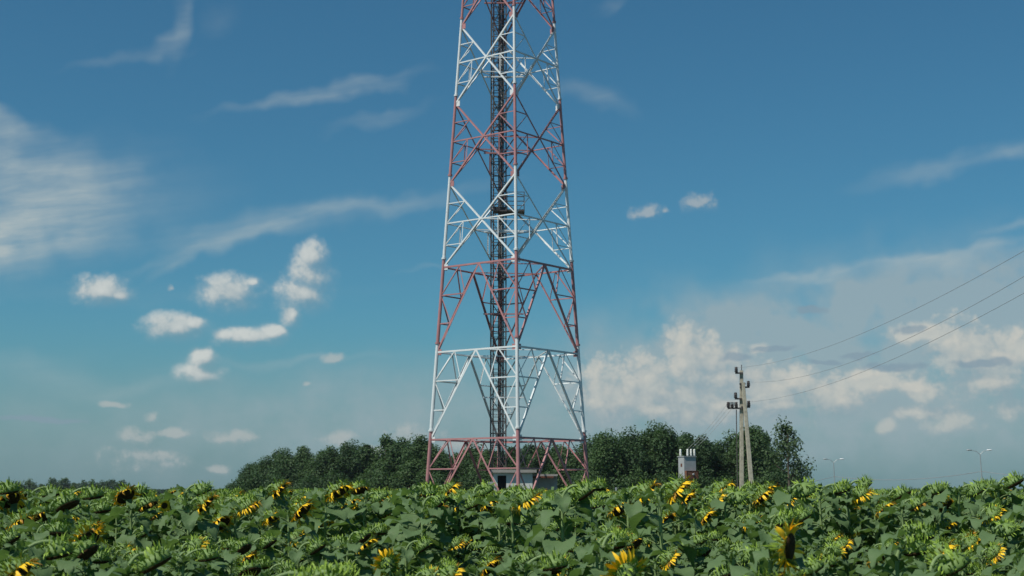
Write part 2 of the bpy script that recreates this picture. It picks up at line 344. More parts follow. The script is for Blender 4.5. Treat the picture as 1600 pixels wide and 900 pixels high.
# ------------------------------------------------------------------ lattice tower
TX, TY, TA = -.2198, 80.0, .12374
LEV = [-2.0, 2.786, 7.592, 12.337, 17.082, 21.71, 26.252, 30.72, 35.1]       # heights of the joints above the camera
def half(z): return 4.4585 - .06683 * z
def corner(i, z):                      # 0 near, 1 side towards +X, 2 far, 3 side towards -X
    h = half(z); d = [(math.sin(TA), -math.cos(TA)), (math.cos(TA), math.sin(TA)), (-math.sin(TA), math.cos(TA)), (-math.cos(TA), -math.sin(TA))][i]
    return Vector((TX + h * d[0], TY + h * d[1], z + CAM_Z))
def build_tower():
    t = empty('lattice_tower', (TX, TY, 0))
    tag(t, 'tall red and white banded steel lattice tower rising behind the sunflower field', 'tower')
    I = Matrix.Translation((-TX, -TY, 0))
    L = lambda v: I @ Vector(v)
    def col(k): return M_RED if k % 2 == 0 else M_WHITE          # panel k between LEV[k] and LEV[k+1]
    PC = [0, 1, 0, 1, 0, 1, 0, 1]                                # red, white, red, white ...
    # legs: one pipe each, painted in bands that change a little above each joint; flanges at the joints
    bands = [-2.1] + [z + .50 for z in LEV[1:]]
    for i in range(4):
        mb = MB()
        for k in range(len(LEV) - 1):
            a, b = L(corner(i, bands[k])), L(corner(i, min(bands[k + 1], 35.1)))
            r0, r1 = .108 - .0012 * (bands[k] + 2), .108 - .0012 * (bands[k + 1] + 2)
            mb.tube([a, b], [r0, r1], 10, PC[k])
            if k: mb.tube([a - Vector((0, 0, .05)), a + Vector((0, 0, .05))], r0 * 1.5, 10, PC[k])
        for k in range(8):                                       # gusset plates where the bars meet the leg
            g = L(corner(i, LEV[k])); c0 = L(Vector((TX, TY, g.z)))
            for j in ((i + 1) % 4, (i + 3) % 4):
                d = (L(corner(j, LEV[k])) - g).normalized(); mb.box(g + d * .2, (.26, .02, .30), math.atan2(d.y, d.x), PC[k] if k else 0)
        mb.tube([L(corner(i, -2.1)) , L(corner(i, -1.75))], .32, 10, 2)
        mb.build('leg', [M_RED, M_WHITE, M_CONC], t, False)
    struts = []
    def bar(name, p, q, w, inw, k):
        mb = MB(); mb.angle(L(p), L(q), w, inw); return mb.build(name, M_WHITE if PC[k] else M_RED, t)
    for k in range(8):
        z0, z1 = LEV[k], LEV[k + 1]
        mids = []
        for i in range(4):
            j = (i + 1) % 4
            A0, A1, B0, B1 = corner(i, z0), corner(i, z1), corner(j, z0), corner(j, z1)
            inw = Vector((TX, TY, 0)) - (A0 + B0) / 2; inw.z = 0; inw.normalize()
            lp = lambda a, b, f: a + (b - a) * f
            if k < 3:
                top = (A1 + B1) / 2; mids.append(top)
                bar('ring_beam', A1, B1, .095, inw, k)
                for a0, a1 in ((A0, A1), (B0, B1)):
                    bar('diagonal_brace', top, a0, .098, inw, k)
                    D = [lp(top, a0, f) for f in (1 / 3, 2 / 3)]; G = [lp(a1, a0, f) for f in (1 / 3, 2 / 3)]; Q = lp(a1, top, .46)
                    for p, q, w in ((G[0], D[0], .065), (G[1], D[1], .06), (G[0], Q, .055), (Q, D[0], .055), (G[0], D[1], .055)): struts.append((p, q, w, inw, k))
            else:
                C = (A0 + A1 + B0 + B1) / 4
                # where the two diagonals of the tapering panel cross
                wa, wb = (A0 - B0).length, (A1 - B1).length; f = wa / (wa + wb); C = lp((A0 + B0) / 2, (A1 + B1) / 2, f); mids.append(C)
                bar('diagonal_brace', A0, B1, .085, inw, k); bar('diagonal_brace', B0 + inw * .03, A1 + inw * .03, .085, inw, k)
                hA, hB = lp(A0, A1, f), lp(B0, B1, f)
                bar('cross_beam', hA, hB, .068, inw, k)
                for a0, a1, h, b0, b1 in ((A0, A1, hA, B0, B1), (B0, B1, hB, A0, A1)):
                    U = lp(a1, C, .5); W = lp(a0, C, .5); M = lp(h, C, .5); q1, q3 = lp(a0, h, .5), lp(h, a1, .5)
                    for p, q, w in ((q3, U, .048), (h, U, .048), (q1, W, .048), (q1, M, .045), (M, W, .045)): struts.append((p, q, w, inw, k))
        for i in range(4):                                       # level bracing between the middles of the faces
            p, q = mids[i], mids[(i + 1) % 4]; bar('plan_brace', p, q, .055, (0, 0, 1), k)
    def near(s): return ((s[0] + s[1]) / 2 - Vector((0, 0, CAM_Z))).length + (40 if s[4] > 5 else 0)
    struts.sort(key=near); rest = [MB(), MB()]
    for n, (p, q, w, inw, k) in enumerate(struts):
        if n < 100: bar('strut', p, q, w, inw, k)
        else: rest[0].angle(L(p), L(q), w, inw, PC[k])
    tag(rest[0].build('strut', [M_RED, M_WHITE], t), kind='stuff')
    # climbing shaft with ladder, cage and cables, near the far leg
    sx, sy = at(778.5, 690, 82.2).x, 82.2
    ztop = LEV[8] + CAM_Z
    sh = MB(); zt = ztop
    w = .43
    for dx, dy in ((-1, -1), (1, -1), (1, 1), (-1, 1)):
        sh.box(L((sx + dx * w, sy + dy * w, (3.0 + zt) / 2)), (.075, .075, zt - 3.0))
    z = 3.2; n = 0
    while z < zt - .4:
        for dx, dy, lx, ly in ((0, -1, 2 * w, .035), (0, 1, 2 * w, .035), (-1, 0, .035, 2 * w), (1, 0, .035, 2 * w)):
            sh.box(L((sx + dx * w, sy + dy * w, z)), (lx, ly, .035))
        if n % 2 == 0:
            sg = 1 if n % 4 else -1
            sh.angle(L((sx - sg * w, sy - w, z)), L((sx + sg * w, sy - w, z + 1.36)), .045, (0, 1, 0)); sh.angle(L((sx - w, sy + sg * w, z)), L((sx - w, sy - sg * w, z + 1.36)), .045, (1, 0, 0))
        z += .68; n += 1
    shaft = sh.build('climbing_shaft', M_DARKSTEEL, t)
    ld = MB()
    for dx in (-.2, .12): ld.box(L((sx + dx - .08, sy - .1, (3.0 + zt) / 2)), (.05, .07, zt - 3.0))
    z = 3.1
    while z < zt: ld.box(L((sx - .12, sy - .1, z)), (.32, .03, .03)); z += .34
    ld.build('ladder', M_DARKSTEEL, shaft)
    for dx, dy, r in ((-.30, .22, .04), (.02, .3, .055), (.12, .1, .04), (.22, .18, .035), (.30, -.2, .03)):
        c = MB(); c.tube([L((sx + dx, sy + dy, 3.0)), L((sx + dx, sy + dy, zt))], r, 6); c.build('feeder_cable', M_DARKSTEEL, shaft)
    # brackets that tie the shaft to the faces
    for k in range(1, 8):
        zz = LEV[k] + CAM_Z - 2.35
        for f in ((-1.0, 1.6), ):
            b = MB(); b.box(L((sx + .3, sy - .5, zz)), (2.3, .09, .07)); b.build('shaft_bracket', M_WHITE if PC[k - 1] else M_RED, t)
    # rest platform
    pz = at(787, 330, 81.6).z
    pl = MB(); pl.box(L((sx + .75, sy - .15, pz)), (1.5, 1.3, .07)); pl.box(L((sx + .1, sy - .2, pz - .02 + .16)), (.75, .7, .28))
    P = pl.build('rest_platform', M_DARKSTEEL, t)
    rl = MB()
    for x in (.02, .5, 1.0, 1.48):
        for y in (-.8, .48): rl.box(L((sx + x, sy + y, pz + .55)), (.04, .04, 1.1))
    for h in (.3, .55, .8, 1.08):
        for y in (-.8, .48): rl.box(L((sx + .75, sy + y, pz + h)), (1.5, .03, .035))
        rl.box(L((sx + 1.48, sy - .16, pz + h)), (.03, 1.28, .035))
    rl.build('railing', M_DARKSTEEL, P)
build_tower()

# ------------------------------------------------------------------ hut inside the tower, fence, transformer
def build_hut():
    x0, x1 = at(770.5, 760, 79).x, at(832, 760, 79).x; yf = 79.0; top = at(800, 734, 79).z
    h = empty('equipment_hut', ((x0 + x1) / 2, yf, 0)); tag(h, 'small white flat-roofed hut with dark doorway standing inside the tower base', 'hut')
    X = lambda x: x - (x0 + x1) / 2
    d0, d1 = X(at(777.5, 760, 79).x), X(at(791, 760, 79).x); dt = at(780, 743, 79).z
    a, b = X(x0), X(x1); wt_ = .18; H = top - .16
    w = MB()
    w.box(((a + d0) / 2, wt_ / 2, H / 2), (d0 - a, wt_, H)); w.box(((d1 + b) / 2, wt_ / 2, H / 2), (b - d1, wt_, H)); w.box(((d0 + d1) / 2, wt_ / 2, (dt + H) / 2), (d1 - d0, wt_, H - dt))
    w.box((a + wt_ / 2, 1.3, H / 2), (wt_, 2.6 - 2 * wt_, H)); w.box((b - wt_ / 2, 1.3, H / 2), (wt_, 2.6 - 2 * wt_, H)); w.box((0, 2.6 - wt_ / 2, H / 2), (b - a, wt_, H))
    w.build('wall', M_HUTWALL, h)
    r = MB(); r.box((.05, 1.25, H + .083), (b - a + .35, 3.0, .16)); r.build('roof', M_ROOFSLAB, h)
    d = MB(); d.box(((d0 + d1) / 2, .30, dt / 2), (d1 - d0 + .1, .05, dt)); D = d.build('door', M_DARKIN, h)  # dark sheet in the doorway, the unlit interior put into its colour
    g = MB(); g.box((d1 - .1, .26, 1.0), (.03, .06, .12)); g.build('handle', M_GALV, D)
    # the lower lean-to at its side
    y2 = 80.3; ax0, ax1 = x1, at(871, 760, y2).x; atop = at(850, 741, y2).z
    e = empty('lean_to_shed', ((ax0 + ax1) / 2, y2, 0)); tag(e, 'low grey shed with overhanging board roof, shaded by the white hut beside it', 'shed')
    W = ax1 - ax0; q = MB(); q.box((.02, .9, (atop - .12) / 2), (W - .06, 1.8, atop - .12)); q.build('wall', M_GREYWALL, e)
    q = MB(); q.box((.0, .75, atop - .055), (W + .0, 2.6, .11)); q.build('roof', M_ROOFSLAB, e)
    q = MB(); q.box((-.1, -.62, atop - .16), (W - .25, .10, .10)); q.build('roof_beam', M_RUST, e)
    q = MB(); q.box((-.28, -.015, .95), (.8, .03, 1.9)); q.build('door', M_DARKIN, e)  # dark sheet on the shed front, shade put into its colour
    # small meter box on a stand beside the doorway
    p = at(767, 762, 78.4); m = empty('meter_cabinet', (p.x, 78.4, 0)); tag(m, 'small pale metal cabinet on legs beside the white hut doorway', 'cabinet')
    q = MB(); q.box((0, 0, 2.25), (.34, .25, .5)); q.build('cabinet_body', M_CABINET, m)
    q = MB(); q.box((0, -.135, 2.25), (.28, .02, .44)); q.build('door', M_GALV, m)
    q = MB(); q.box((0, 0, 1.0), (.07, .07, 1.999)); q.build('post', M_GALV, m)
build_hut()

def build_fence(px0, px1, Y, mt, label):
    a, b = at(px0, 767, Y).x, at(px1, 767, Y).x; f = empty('picket_fence', ((a + b) / 2, Y, 0)); tag(f, label, 'fence', 'picket fences round the tower')
    r = rng(int(px0)); W = b - a
    n = max(2, int(W / 2.4)); 
    for i in range(n + 1):
        q = MB(); q.box((-W / 2 + W * i / n, 0, 1.08), (.08, .08, 2.2)); q.build('post', mt, f)
    for z in (.5, 1.75):
        q = MB(); q.box((0, -.055, z), (W, .03, .05)); q.build('rail', mt, f)
    q = MB(); x = -W / 2 + .1
    while x < W / 2: q.box((x, -.085, 1.04 + r.uniform(-.03, .03)), (.03, .03, 2.0)); x += .13
    q.build('pickets', mt, f)
build_fence(575, 705, 66, M_RUST, 'rusty picket fence showing between the sunflowers beside the left tower leg')
build_fence(925, 1000, 68, M_GALV, 'grey picket fence low behind the sunflowers right of the tower')

def insulator(h, m, parent, loc, lab='insulator'):
    mb = MB(); mb.lathe([(.03, 0), (.055, h * .08), (.065, h * .2), (.04, h * .28), (.07, h * .38), (.042, h * .46), (.068, h * .58), (.04, h * .66), (.055, h * .8), (.045, h * .95), (.012, h)], 10)
    o = mb.build(lab, m, parent, True); o.location = loc; return o
KIOSK = Vector((at(1076, 760, 74.5).x, 74.5, 0))
def build_kiosk():
    rz = R(22); k = empty('transformer_kiosk', KIOSK, rz); tag(k, 'tall weathered grey transformer cabinet with rusty box and white insulators before the trees', 'transformer')
    zt = at(1070, 714, 74.5).z; zb = at(1070, 748, 74.5).z
    q = MB(); q.box((0, .12, (zt + zb) / 2), (.68, .62, zt - zb)); q.build('cabinet', M_CABINET, k)
    q = MB(); q.box((0, .12, zt + .021), (.74, .70, .04)); q.build('cabinet_roof', M_CABINET, k)
    q = MB(); q.box((-.343, .1, zt - .42), (.012, .16, .16)); q.build('warning_plate', M_RUST, k)
    cz = at(1080, 742, 74.5).z
    q = MB(); q.box((.02, -.29, cz), (.66, .20, .40)); c = q.build('rusty_cover', M_COVER, k)
    q = MB(); q.lathe([(.06, 0), (.06, .05), (.03, .07)], 10, Matrix.Translation((.06, -.39, cz + .02)) @ Matrix.Rotation(R(90), 4, 'X')); q.build('gauge', M_GALV, c)
    q = MB(); q.box((.02, -.393, cz + .19), (.7, .012, .03)); q.box((.02, -.393, cz - .19), (.7, .012, .03)); q.box((.34, -.393, cz), (.03, .012, .36)); q.box((-.31, -.393, cz), (.03, .012, .36)); q.build('cover_frame', M_RUST, c)
    q = MB(); q.box((.02, .05, 1.85), (.60, .4, 1.3))
    for i in range(6): q.box((-.26 + i * .112, -.205, 1.85), (.045, .11, 1.22))
    q.build('radiator', M_RADIATOR, k)
    for sx in (-.28, .28):
        for sy in (-.1, .34):
            q = MB(); q.box((sx, sy, .6), (.08, .08, 1.24)); q.build('support_leg', M_GALV, k)
    for x, y in ((-.10, -.13), (.10, -.13), (.29, -.13), (-.29, .28)): insulator(.36, M_PORC, k, (x, y, zt + .042))
build_kiosk()

# ------------------------------------------------------------------ power pole and its wires
PY = 75.0; PB = at(1157.5, 768, PY); PTOP = at(1158.5, 579, PY)
def build_pole():
    t = empty('power_pole', (PB.x, PY, 0)); tag(t, 'concrete A-frame power pole with leaning strut and dark insulators beside the tall trees', 'power pole')
    H = PTOP.z; L = lambda u, v, dy=0: at(u, v, PY + dy) - Vector((PB.x, PY, 0))
    def column(name, p, q, w0, w1):
        mb = MB(); p, q = Vector(p), Vector(q); vs = []
        for e, w in ((p, w0), (q, w1)):
            for sx, sy in ((-.8, -1), (.8, -1), (1, -.6), (1, .6), (.8, 1), (-.8, 1), (-1, .6), (-1, -.6)): vs.append(e + Vector((sx * w / 2, sy * w / 2, 0)))
        mb.add(vs, [(j, (j + 1) % 8, 8 + (j + 1) % 8, 8 + j) for j in range(8)] + [tuple(range(7, -1, -1)), tuple(range(8, 16))]); return mb.build(name, M_CONC, t)
    column('post', (0, 0, -.2), (L(1158.5, 579)), .25, .17)
    sb = L(1177, 768); sb.z = -.2; sb.y = -.45; st = L(1160, 598); st.y = -.20
    column('strut', sb, st, .26, .17)
    c = MB(); c.tube([L(1152.5, 768, -.1), L(1150.5, 640, -.1)], .025, 6); c.build('conduit', M_DARKSTEEL, t)
    c = MB(); c.tube([L(1158.5, 581), L(1158.8, 570)], .02, 6); c.build('spike', M_DARKSTEEL, t)
    def bracket(u0, u1, v, ins, w=.09):
        b = MB(); a, e = L(u0, v, -.15), L(u1, v, -.15); b.box((a + e) / 2, ((e - a).length, w, .08)); o = b.build('crossarm', M_DARKSTEEL, t)
        for u in ins:
            p = L(u, v, -.15); i = insulator(.30, M_BROWNPORC, o, p + Vector((0, 0, .03))); i.scale = (1.5, 1.5, 1)
    bracket(1149, 1161, 583, (1150.5,)); bracket(1156, 1171, 605, (1169.5,)); bracket(1148, 1159, 623, (1149.5,)); bracket(1137, 1160, 638, (1138, 1144, 1150.5)); bracket(1158, 1172, 636, (1170,))
    b = MB(); p = L(1160, 600, -.1); b.box(p, (.27, .3, .10)); b.build('clamp', M_DARKSTEEL, t)
    b = MB(); p = L(1144, 632, -.15); b.box(p + Vector((0, 0, .05)), (.26, .14, .14)); b.build('switch', M_GALV, t)
    return t
POLE = build_pole()
def wire(name, label, p, q, sag, r=.012, group=None, ext=0.0, n=36):
    mb = MB(); pts = []
    for i in range(n + 1):
        s = i / n * (1 + ext); pts.append(p.lerp(q, s) - Vector((0, 0, 4 * sag * s * (1 - s))))
    mb.tube(pts, r, 5); return tag(mb.build(name, M_WIRE, None, True), label, 'wire', group), pts[-1]
ends = []
for (u0, v0, v1, sag, lab) in ((1150.5, 574.5, 392, .62, 'topmost of three thin power lines sagging from the concrete pole'), (1169.5, 597, 432, .72, 'middle one of three thin power lines sagging from the concrete pole'),
                               (1170, 628, 458, .55, 'lowest of three thin power lines sagging from the concrete pole')):
    p = at(u0, v0, PY - .15); q = at(1600, v1, 35.5)
    ends.append(wire('power_line', lab, p, q, sag, .006, 'power lines to the concrete pole', .14)[1])
for i, (u, ix) in enumerate(((1138, -.10), (1144, .10), (1150.5, .29))):
    M = Matrix.Rotation(R(22), 3, 'Z'); q = KIOSK + M @ Vector((ix, -.13, 0)); q.z = at(1070, 714, 74.5).z + .40
    wire('drop_wire', 'thin wire slanting from pole crossarm to transformer, ' + ('farthest from', 'second from', 'closest to')[i] + ' the pole', at(u, 629, PY - .15), q, .12, .008, 'wires from pole to transformer')
# the next pole of the line, where the three wires end
p2 = copy_tree(POLE); e = ends[0]; off = e - (at(1150.5, 574.5, PY - .15)); p2.location = (POLE.location.x + off.x, POLE.location.y + off.y, off.z)
p2['label'] = 'second concrete pole of the same power line, nearer and beyond the right edge'

# ------------------------------------------------------------------ street lamps on the far road
LAMPS = []
def build_lamp(u, vt, Y, arms, label, base_u):
    top = at(u, vt, Y); b = at(base_u, 767, Y); t = empty('street_lamp', (b.x, Y, 0)); tag(t, label, 'street lamp', 'twin-armed street lamps on the far road')
    L = lambda p: p - Vector((b.x, Y, 0))
    m = MB(); m.tube([(0, 0, 0), L(top) * .5, L(top)], [.14, .11, .08], 8); m.build('lamp_post', M_GALV, t)
    for i, (au, av) in enumerate(arms):
        e = L(at(au, av, Y)); s = L(top); mid = s.lerp(e, .45) + Vector((0, 0, .25)); m = MB(); m.tube([s, mid, e], [.06, .05, .05], 6); A = m.build('arm', M_GALV, t)
        sg = 1 if e.x > 0 else -1
        m = MB(); m.lathe([(.02, -.55), (.20, -.4), (.26, 0), (.20, .4), (.03, .55)], 8, Matrix.Translation(e + Vector((sg * .35, 0, .03))) @ Matrix.Rotation(R(90), 4, 'Y') @ Matrix.Scale(.55, 4, (1, 0, 0)))
        m.build('lamp_head', M_LAMPGLINT if i else M_GALV, A, True)  # only the right-hand head carries the painted sun glint
    LAMPS.append((u, vt, Y, base_u)); return t
build_lamp(1302.5, 723, 330, ((1292, 717.5), (1313, 717.5)), 'thin twin-armed street lamp just right of the lone airy tree', 1305)
build_lamp(1531.5, 710, 280, ((1517, 703.5), (1543, 703.5)), 'taller twin-armed street lamp farthest right on the horizon', 1536)
def onlamp(u, v, Y): return at(u, v, Y)
wire('lamp_cable', 'dark cable sagging between the two street lamps', onlamp(1304.2, 744.5, 330), onlamp(1533.8, 736.5, 280), 1.15, .055, None, 0)
wire('lamp_cable', 'dark cable running down from the first street lamp behind the lone tree', onlamp(1200, 757, 372), onlamp(1304.2, 744.5, 330), .6, .055, None, 0)
wire('lamp_cable', 'dark cable leaving the last street lamp over the right field edge', onlamp(1533.8, 736.5, 280), onlamp(1700, 744, 250), .5, .05, None, 0)

# ------------------------------------------------------------------ trees
def make_tree_meshes(seed, H, W, n, leaf, lobes=13, low=.16, airy=0.0, mats=None):
    """Trunk with limbs, and a crown of leaf sprays spread round the limb ends."""
    r = rng(seed); tr = MB(); cr = MB()
    lean = Vector((r.uniform(-.06, .06), r.uniform(-.06, .06), 1))
    spine = [Vector((lean.x * H * f + r.uniform(-.08, .08) * f, lean.y * H * f, H * .9 * f)) for f in (0, .15, .35, .6, .85, 1)]
    tr.tube(spine, [H * .022, H * .018, H * .014, H * .010, H * .005, .01], 7)
    blobs = []
    for i in range(lobes):
        f = low + (.97 - low) * ((i + r.random()) / lobes) ** .9
        prof = math.sin(math.pi * min(1, (f * .80 + .17))) ** .7
        a = r.uniform(0, 2 * math.pi); rr = W / 2 * prof * r.uniform(.35, .85)
        base = spine[0].lerp(spine[-1], max(.12, f - .2) / .9 if f - .2 < .9 else 1); base = Vector((lean.x * H * (f - .15), lean.y * H * (f - .15), H * max(.1, f - .16)))
        c = Vector((lean.x * H * f + rr * math.cos(a), lean.y * H * f + rr * math.sin(a), H * f))
        tr.tube([base, base.lerp(c, .55) + Vector((0, 0, -.05 * H * .3)), c], [H * .007, H * .005, H * .002], 5)
        s = W * (.17 + .12 * prof) * r.uniform(.75, 1.2)
        blobs.append((c, Vector((s, s, s * r.uniform(.95, 1.6))), r.random()))
    for i in range(3):
        blobs.append((Vector((lean.x * H + r.uniform(-.12, .12) * W, lean.y * H, H * r.uniform(.90, 1.0))), Vector((W * .10, W * .10, H * .075)) * r.uniform(.7, 1.3), r.random()))
    tot = sum(b[1].x * b[1].z for b in blobs)
    for c, s, tone in blobs:
        for _ in range(int(n * s.x * s.z / tot)):
            d = Vector((r.gauss(0, 1), r.gauss(0, 1), r.gauss(0, 1))).normalized()
            k = r.random() ** (.42 + .2 * airy) * (1 + .28 * mnoise.noise(d * 1.8 + c * 3))
            p = c + Vector((d.x * s.x, d.y * s.y, d.z * s.z)) * k
            if p.z < .25: continue
            nr = (d * .8 + Vector((r.gauss(0, .6), r.gauss(0, .6), r.gauss(.35, .6)))).normalized()
            t1 = nr.orthogonal().normalized(); t1 = (Matrix.Rotation(r.uniform(0, 6.28), 3, nr) @ t1); t2 = nr.cross(t1); q = leaf * r.uniform(.6, 1.35)
            tn = min(1, max(0, tone * .6 + r.random() * .4))
            cr.add([p - t1 * q * .5, p + t2 * q * .26, p + t1 * q * .55, p - t2 * q * .28], [(0, 1, 2, 3)], 0, [(.5, .3, tn)] * 4)
    return tr.mesh('trunk', [M_BARK], True), cr.mesh('crown', [mats or M_CROWN])
def link(name, me, parent):
    o = bpy.data.objects.new(name, me); COL.objects.link(o); o.parent = parent; return o
KINDS = [make_tree_meshes(100 + i, 9.0, (4.8, 5.6, 4.4, 6.0, 5.2, 4.6)[i], 9000, .30, (15, 16, 13, 17, 15, 14)[i]) for i in range(6)]
r_t = rng(5)
def plant_tree(u, vtop, Y, label, kinds=KINDS, href=9.0, name='tree', group='trees of the windbreak', ws=1.0):
    top = at(u, vtop, Y); o = empty(name, (top.x, Y, 0), r_t.uniform(0, 6.28)); s = top.z / href
    tr, cr = r_t.choice(kinds); link('trunk', tr, o); link('crown', cr, o); q = s ** .5 * ws if s < 1 else s * ws; o.scale = (q, q, s); tag(o, label, 'tree', group); return o
ORD = ['first', 'second', 'third', 'fourth', 'fifth', 'sixth', 'seventh', 'eighth', 'ninth', 'tenth', 'eleventh', 'twelfth', 'thirteenth', 'fourteenth', 'fifteenth', 'sixteenth', 'seventeenth', 'eighteenth', 'nineteenth', 'twentieth']
LEFT = [(379, 741), (394, 729), (412, 719), (432, 709), (449, 713), (466, 711), (484, 705), (503, 711), (521, 702), (541, 699), (556, 703), (576, 695), (598, 686), (616, 699), (633, 692), (652, 690), (668, 693)]
MIDS = [(684, 704), (702, 712), (722, 708), (743, 699), (764, 703), (786, 706), (806, 701), (829, 697), (850, 702), (872, 700), (892, 705), (909, 694)]
RIGHT = [(930, 688), (947, 684), (962, 691), (979, 682), (996, 686), (1014, 684), (1031, 673), (1047, 674), (1062, 685), (1077, 682), (1094, 687), (1111, 694), (1128, 697), (1148, 683), (1166, 673), (1183, 670), (1199, 684)]
for lst, where in ((LEFT, 'dark tree of the windbreak left of the tower, {} from its left end'), (MIDS, 'dark tree seen through the tower legs, {} from the left leg'), (RIGHT, 'dark green tree right of the tower, {} from the right leg')):
    for i, (u, v) in enumerate(lst):
        Y = (225 - (u - 370) * .10 if lst is LEFT else 190 if lst is MIDS else 165) + r_t.uniform(-5, 5)
        plant_tree(u, v + r_t.uniform(-2, 2), Y, where.format(ORD[i]), group='trees of the dark windbreak', ws=1.25 if lst is not RIGHT else 1.0)
# second rank that closes the wood between the first trees
for i in range(22):
    u = 388 + i * 37.5 + r_t.uniform(-6, 6)
    tops = sorted(LEFT + MIDS + RIGHT, key=lambda q: abs(q[0] - u))[:2]; v = max(tops[0][1], tops[1][1]) + r_t.uniform(3, 9)
    plant_tree(u, v, 240 if u < 650 else 205, ('lower tree in the second rank of the windbreak, {} from its left end').format((ORD + ['second to last', 'last'])[i]), group='trees of the dark windbreak', ws=1.05)
# brush along the foot of the wood
BUSH = [make_tree_meshes(300 + i, 3.4, 4.4, 3000, .30, 12, .12) for i in range(3)]
for i in range(20):
    u = 385 + i * 43.5 + r_t.uniform(-8, 8)
    plant_tree(u, r_t.uniform(741, 752), 195 if u < 660 else (182 if u < 930 else 158), 'low bush at the foot of the windbreak, {} from its left end'.format(ORD[i]), BUSH, 3.4, 'bush', 'bushes at the foot of the windbreak')['category'] = 'bush'
AIRY = [make_tree_meshes(77, 11, 6.0, 2900, .40, 15, .24, .8, M_CROWN_PALE)]
o = plant_tree(1231, 662, 150, 'lone airy tree with gaps in its pale crown right of the power pole', AIRY, 11, 'tree', None); o.scale = (o.scale.z, o.scale.z, o.scale.z); o.rotation_euler.z = 2.2
FAR = [make_tree_meshes(400 + i, 7, 5.4, 1500, .62, 12, .1) for i in range(3)]
for i, (u, v) in enumerate(((30, 754), (47, 751), (63, 757), (84, 749), (101, 748), (114, 755), (129, 753), (146, 752), (161, 753), (176, 750), (190, 752))):
    plant_tree(u, v, 620, 'small far tree on the skyline at the left edge, {} from left'.format(ORD[i]), FAR, 7, 'tree', 'far trees at the left edge', 1.25)
def far_wood(name, u0, u1, v, Y, label, dens=2.2):
    r = rng(int(u0)); mb = MB(); a, b = at(u0, v, Y).x, at(u1, v, Y).x; n = int((b - a) * dens)
    for _ in range(n * 30):
        x = r.uniform(a, b); top = (at(800, v, Y).z) * (.72 + .5 * mnoise.noise(Vector((x * .09, 3, 0))) + .12 * mnoise.noise(Vector((x * .5, 9, 0))))
        p = Vector((x, Y + r.uniform(-8, 8), r.random() ** .6 * max(.8, top))); t = r.uniform(.5, 1.1); n1 = Vector((r.gauss(0, 1), r.gauss(0, 1), r.gauss(0, 1))).normalized(); t1 = n1.orthogonal(); t2 = n1.cross(t1)
        mb.add([p - t1 * t, p + t2 * t * .5, p + t1 * t, p - t2 * t * .5], [(0, 1, 2, 3)], 0, [(.5, .3, r.random())] * 4)
    tag(mb.build(name, M_CROWN), label, 'wood', None, 'stuff')
far_wood('far_wood', 190, 385, 762, 900, 'low dark line of far woods left of the windbreak', .9)
far_wood('far_wood', 1255, 1660, 762, 1100, 'grey line of far woods under the street lamps', .6)

# ------------------------------------------------------------------ sunflowers
LT = (0, .08, .22, .40, .58, .76, .90, 1.0); LW = (.62, .86, 1.0, .92, .72, .46, .22, .0)
def leaf_blade(mb, base, az, pitch, Ln, Wd, droop, fold, r, mat=0):
    p = Vector(base); tone = r.random(); cols = (-1, -.55, 0, .55, 1); vs = []; at_ = []; ph = r.uniform(0, 6.28); side = Vector((-math.sin(az), math.cos(az), 0)); tw = r.uniform(-.35, .35)
    prev = 0
    for t, w in zip(LT, LW):
        pt = pitch - droop * t ** 1.3; dirv = Vector((math.cos(az) * math.cos(pt), math.sin(az) * math.cos(pt), math.sin(pt)))
        p = p + dirv * (t - prev) * Ln; prev = t
        up = dirv.cross(side) * -1
        if up.z < 0 and abs(pt) < 1.5: up = -up
        sd = (side * math.cos(tw * t) + up * math.sin(tw * t))
        for c in cols:
            e = Wd / 2 * w * c
            h = fold * abs(e) + (math.sin(t * 11 + ph + c * 1.7) * .022 + math.sin(t * 21 + ph * 2) * .012) * abs(c) * min(1, w * 2) - .35 * abs(c) ** 3 * Wd * .12
            back = -(.16 * Ln * (abs(c) ** 1.5) * max(0, 1 - t / .22)) if t < .22 else 0
            vs.append(p + sd * e + up * h + dirv * back); at_.append((t, c, tone))
    n = 5; fs = [(i * n + j, i * n + j + 1, (i + 1) * n + j + 1, (i + 1) * n + j) for i in range(len(LT) - 1) for j in range(n - 1)]
    mb.add(vs, fs, mat, at_)
def frame(c, z):
    z = Vector(z).normalized(); x = z.orthogonal().normalized(); y = z.cross(x); M = Matrix((x, y, z)).transposed().to_4x4(); M.translation = Vector(c); return M
def blade(mb, M, a, r0, h0, out, Ln, w, curl, mat=0, n=4, cup=.25):
    """A petal or bract that leaves the rim at angle a; out is its lift off the disc plane (0 flat, + backwards)."""
    ca, sa = math.cos(a), math.sin(a); vs = []; rr, hh, an = r0, h0, out
    for i in range(n + 1):
        t = i / n; wd = w * (math.sin(math.pi * min(1, .22 + .78 * t)) ** .8 if t < 1 else 0.02)
        for s in (-1, 0, 1):
            vs.append(M @ Vector((rr * ca - s * wd / 2 * sa, rr * sa + s * wd / 2 * ca, hh + (cup * wd * abs(s)))))
        rr += Ln / n * math.cos(an); hh += Ln / n * math.sin(an); an += curl / n
    mb.add(vs, [(i * 3 + j, i * 3 + j + 1, (i + 1) * 3 + j + 1, (i + 1) * 3 + j) for i in range(n) for j in range(2)], mat)
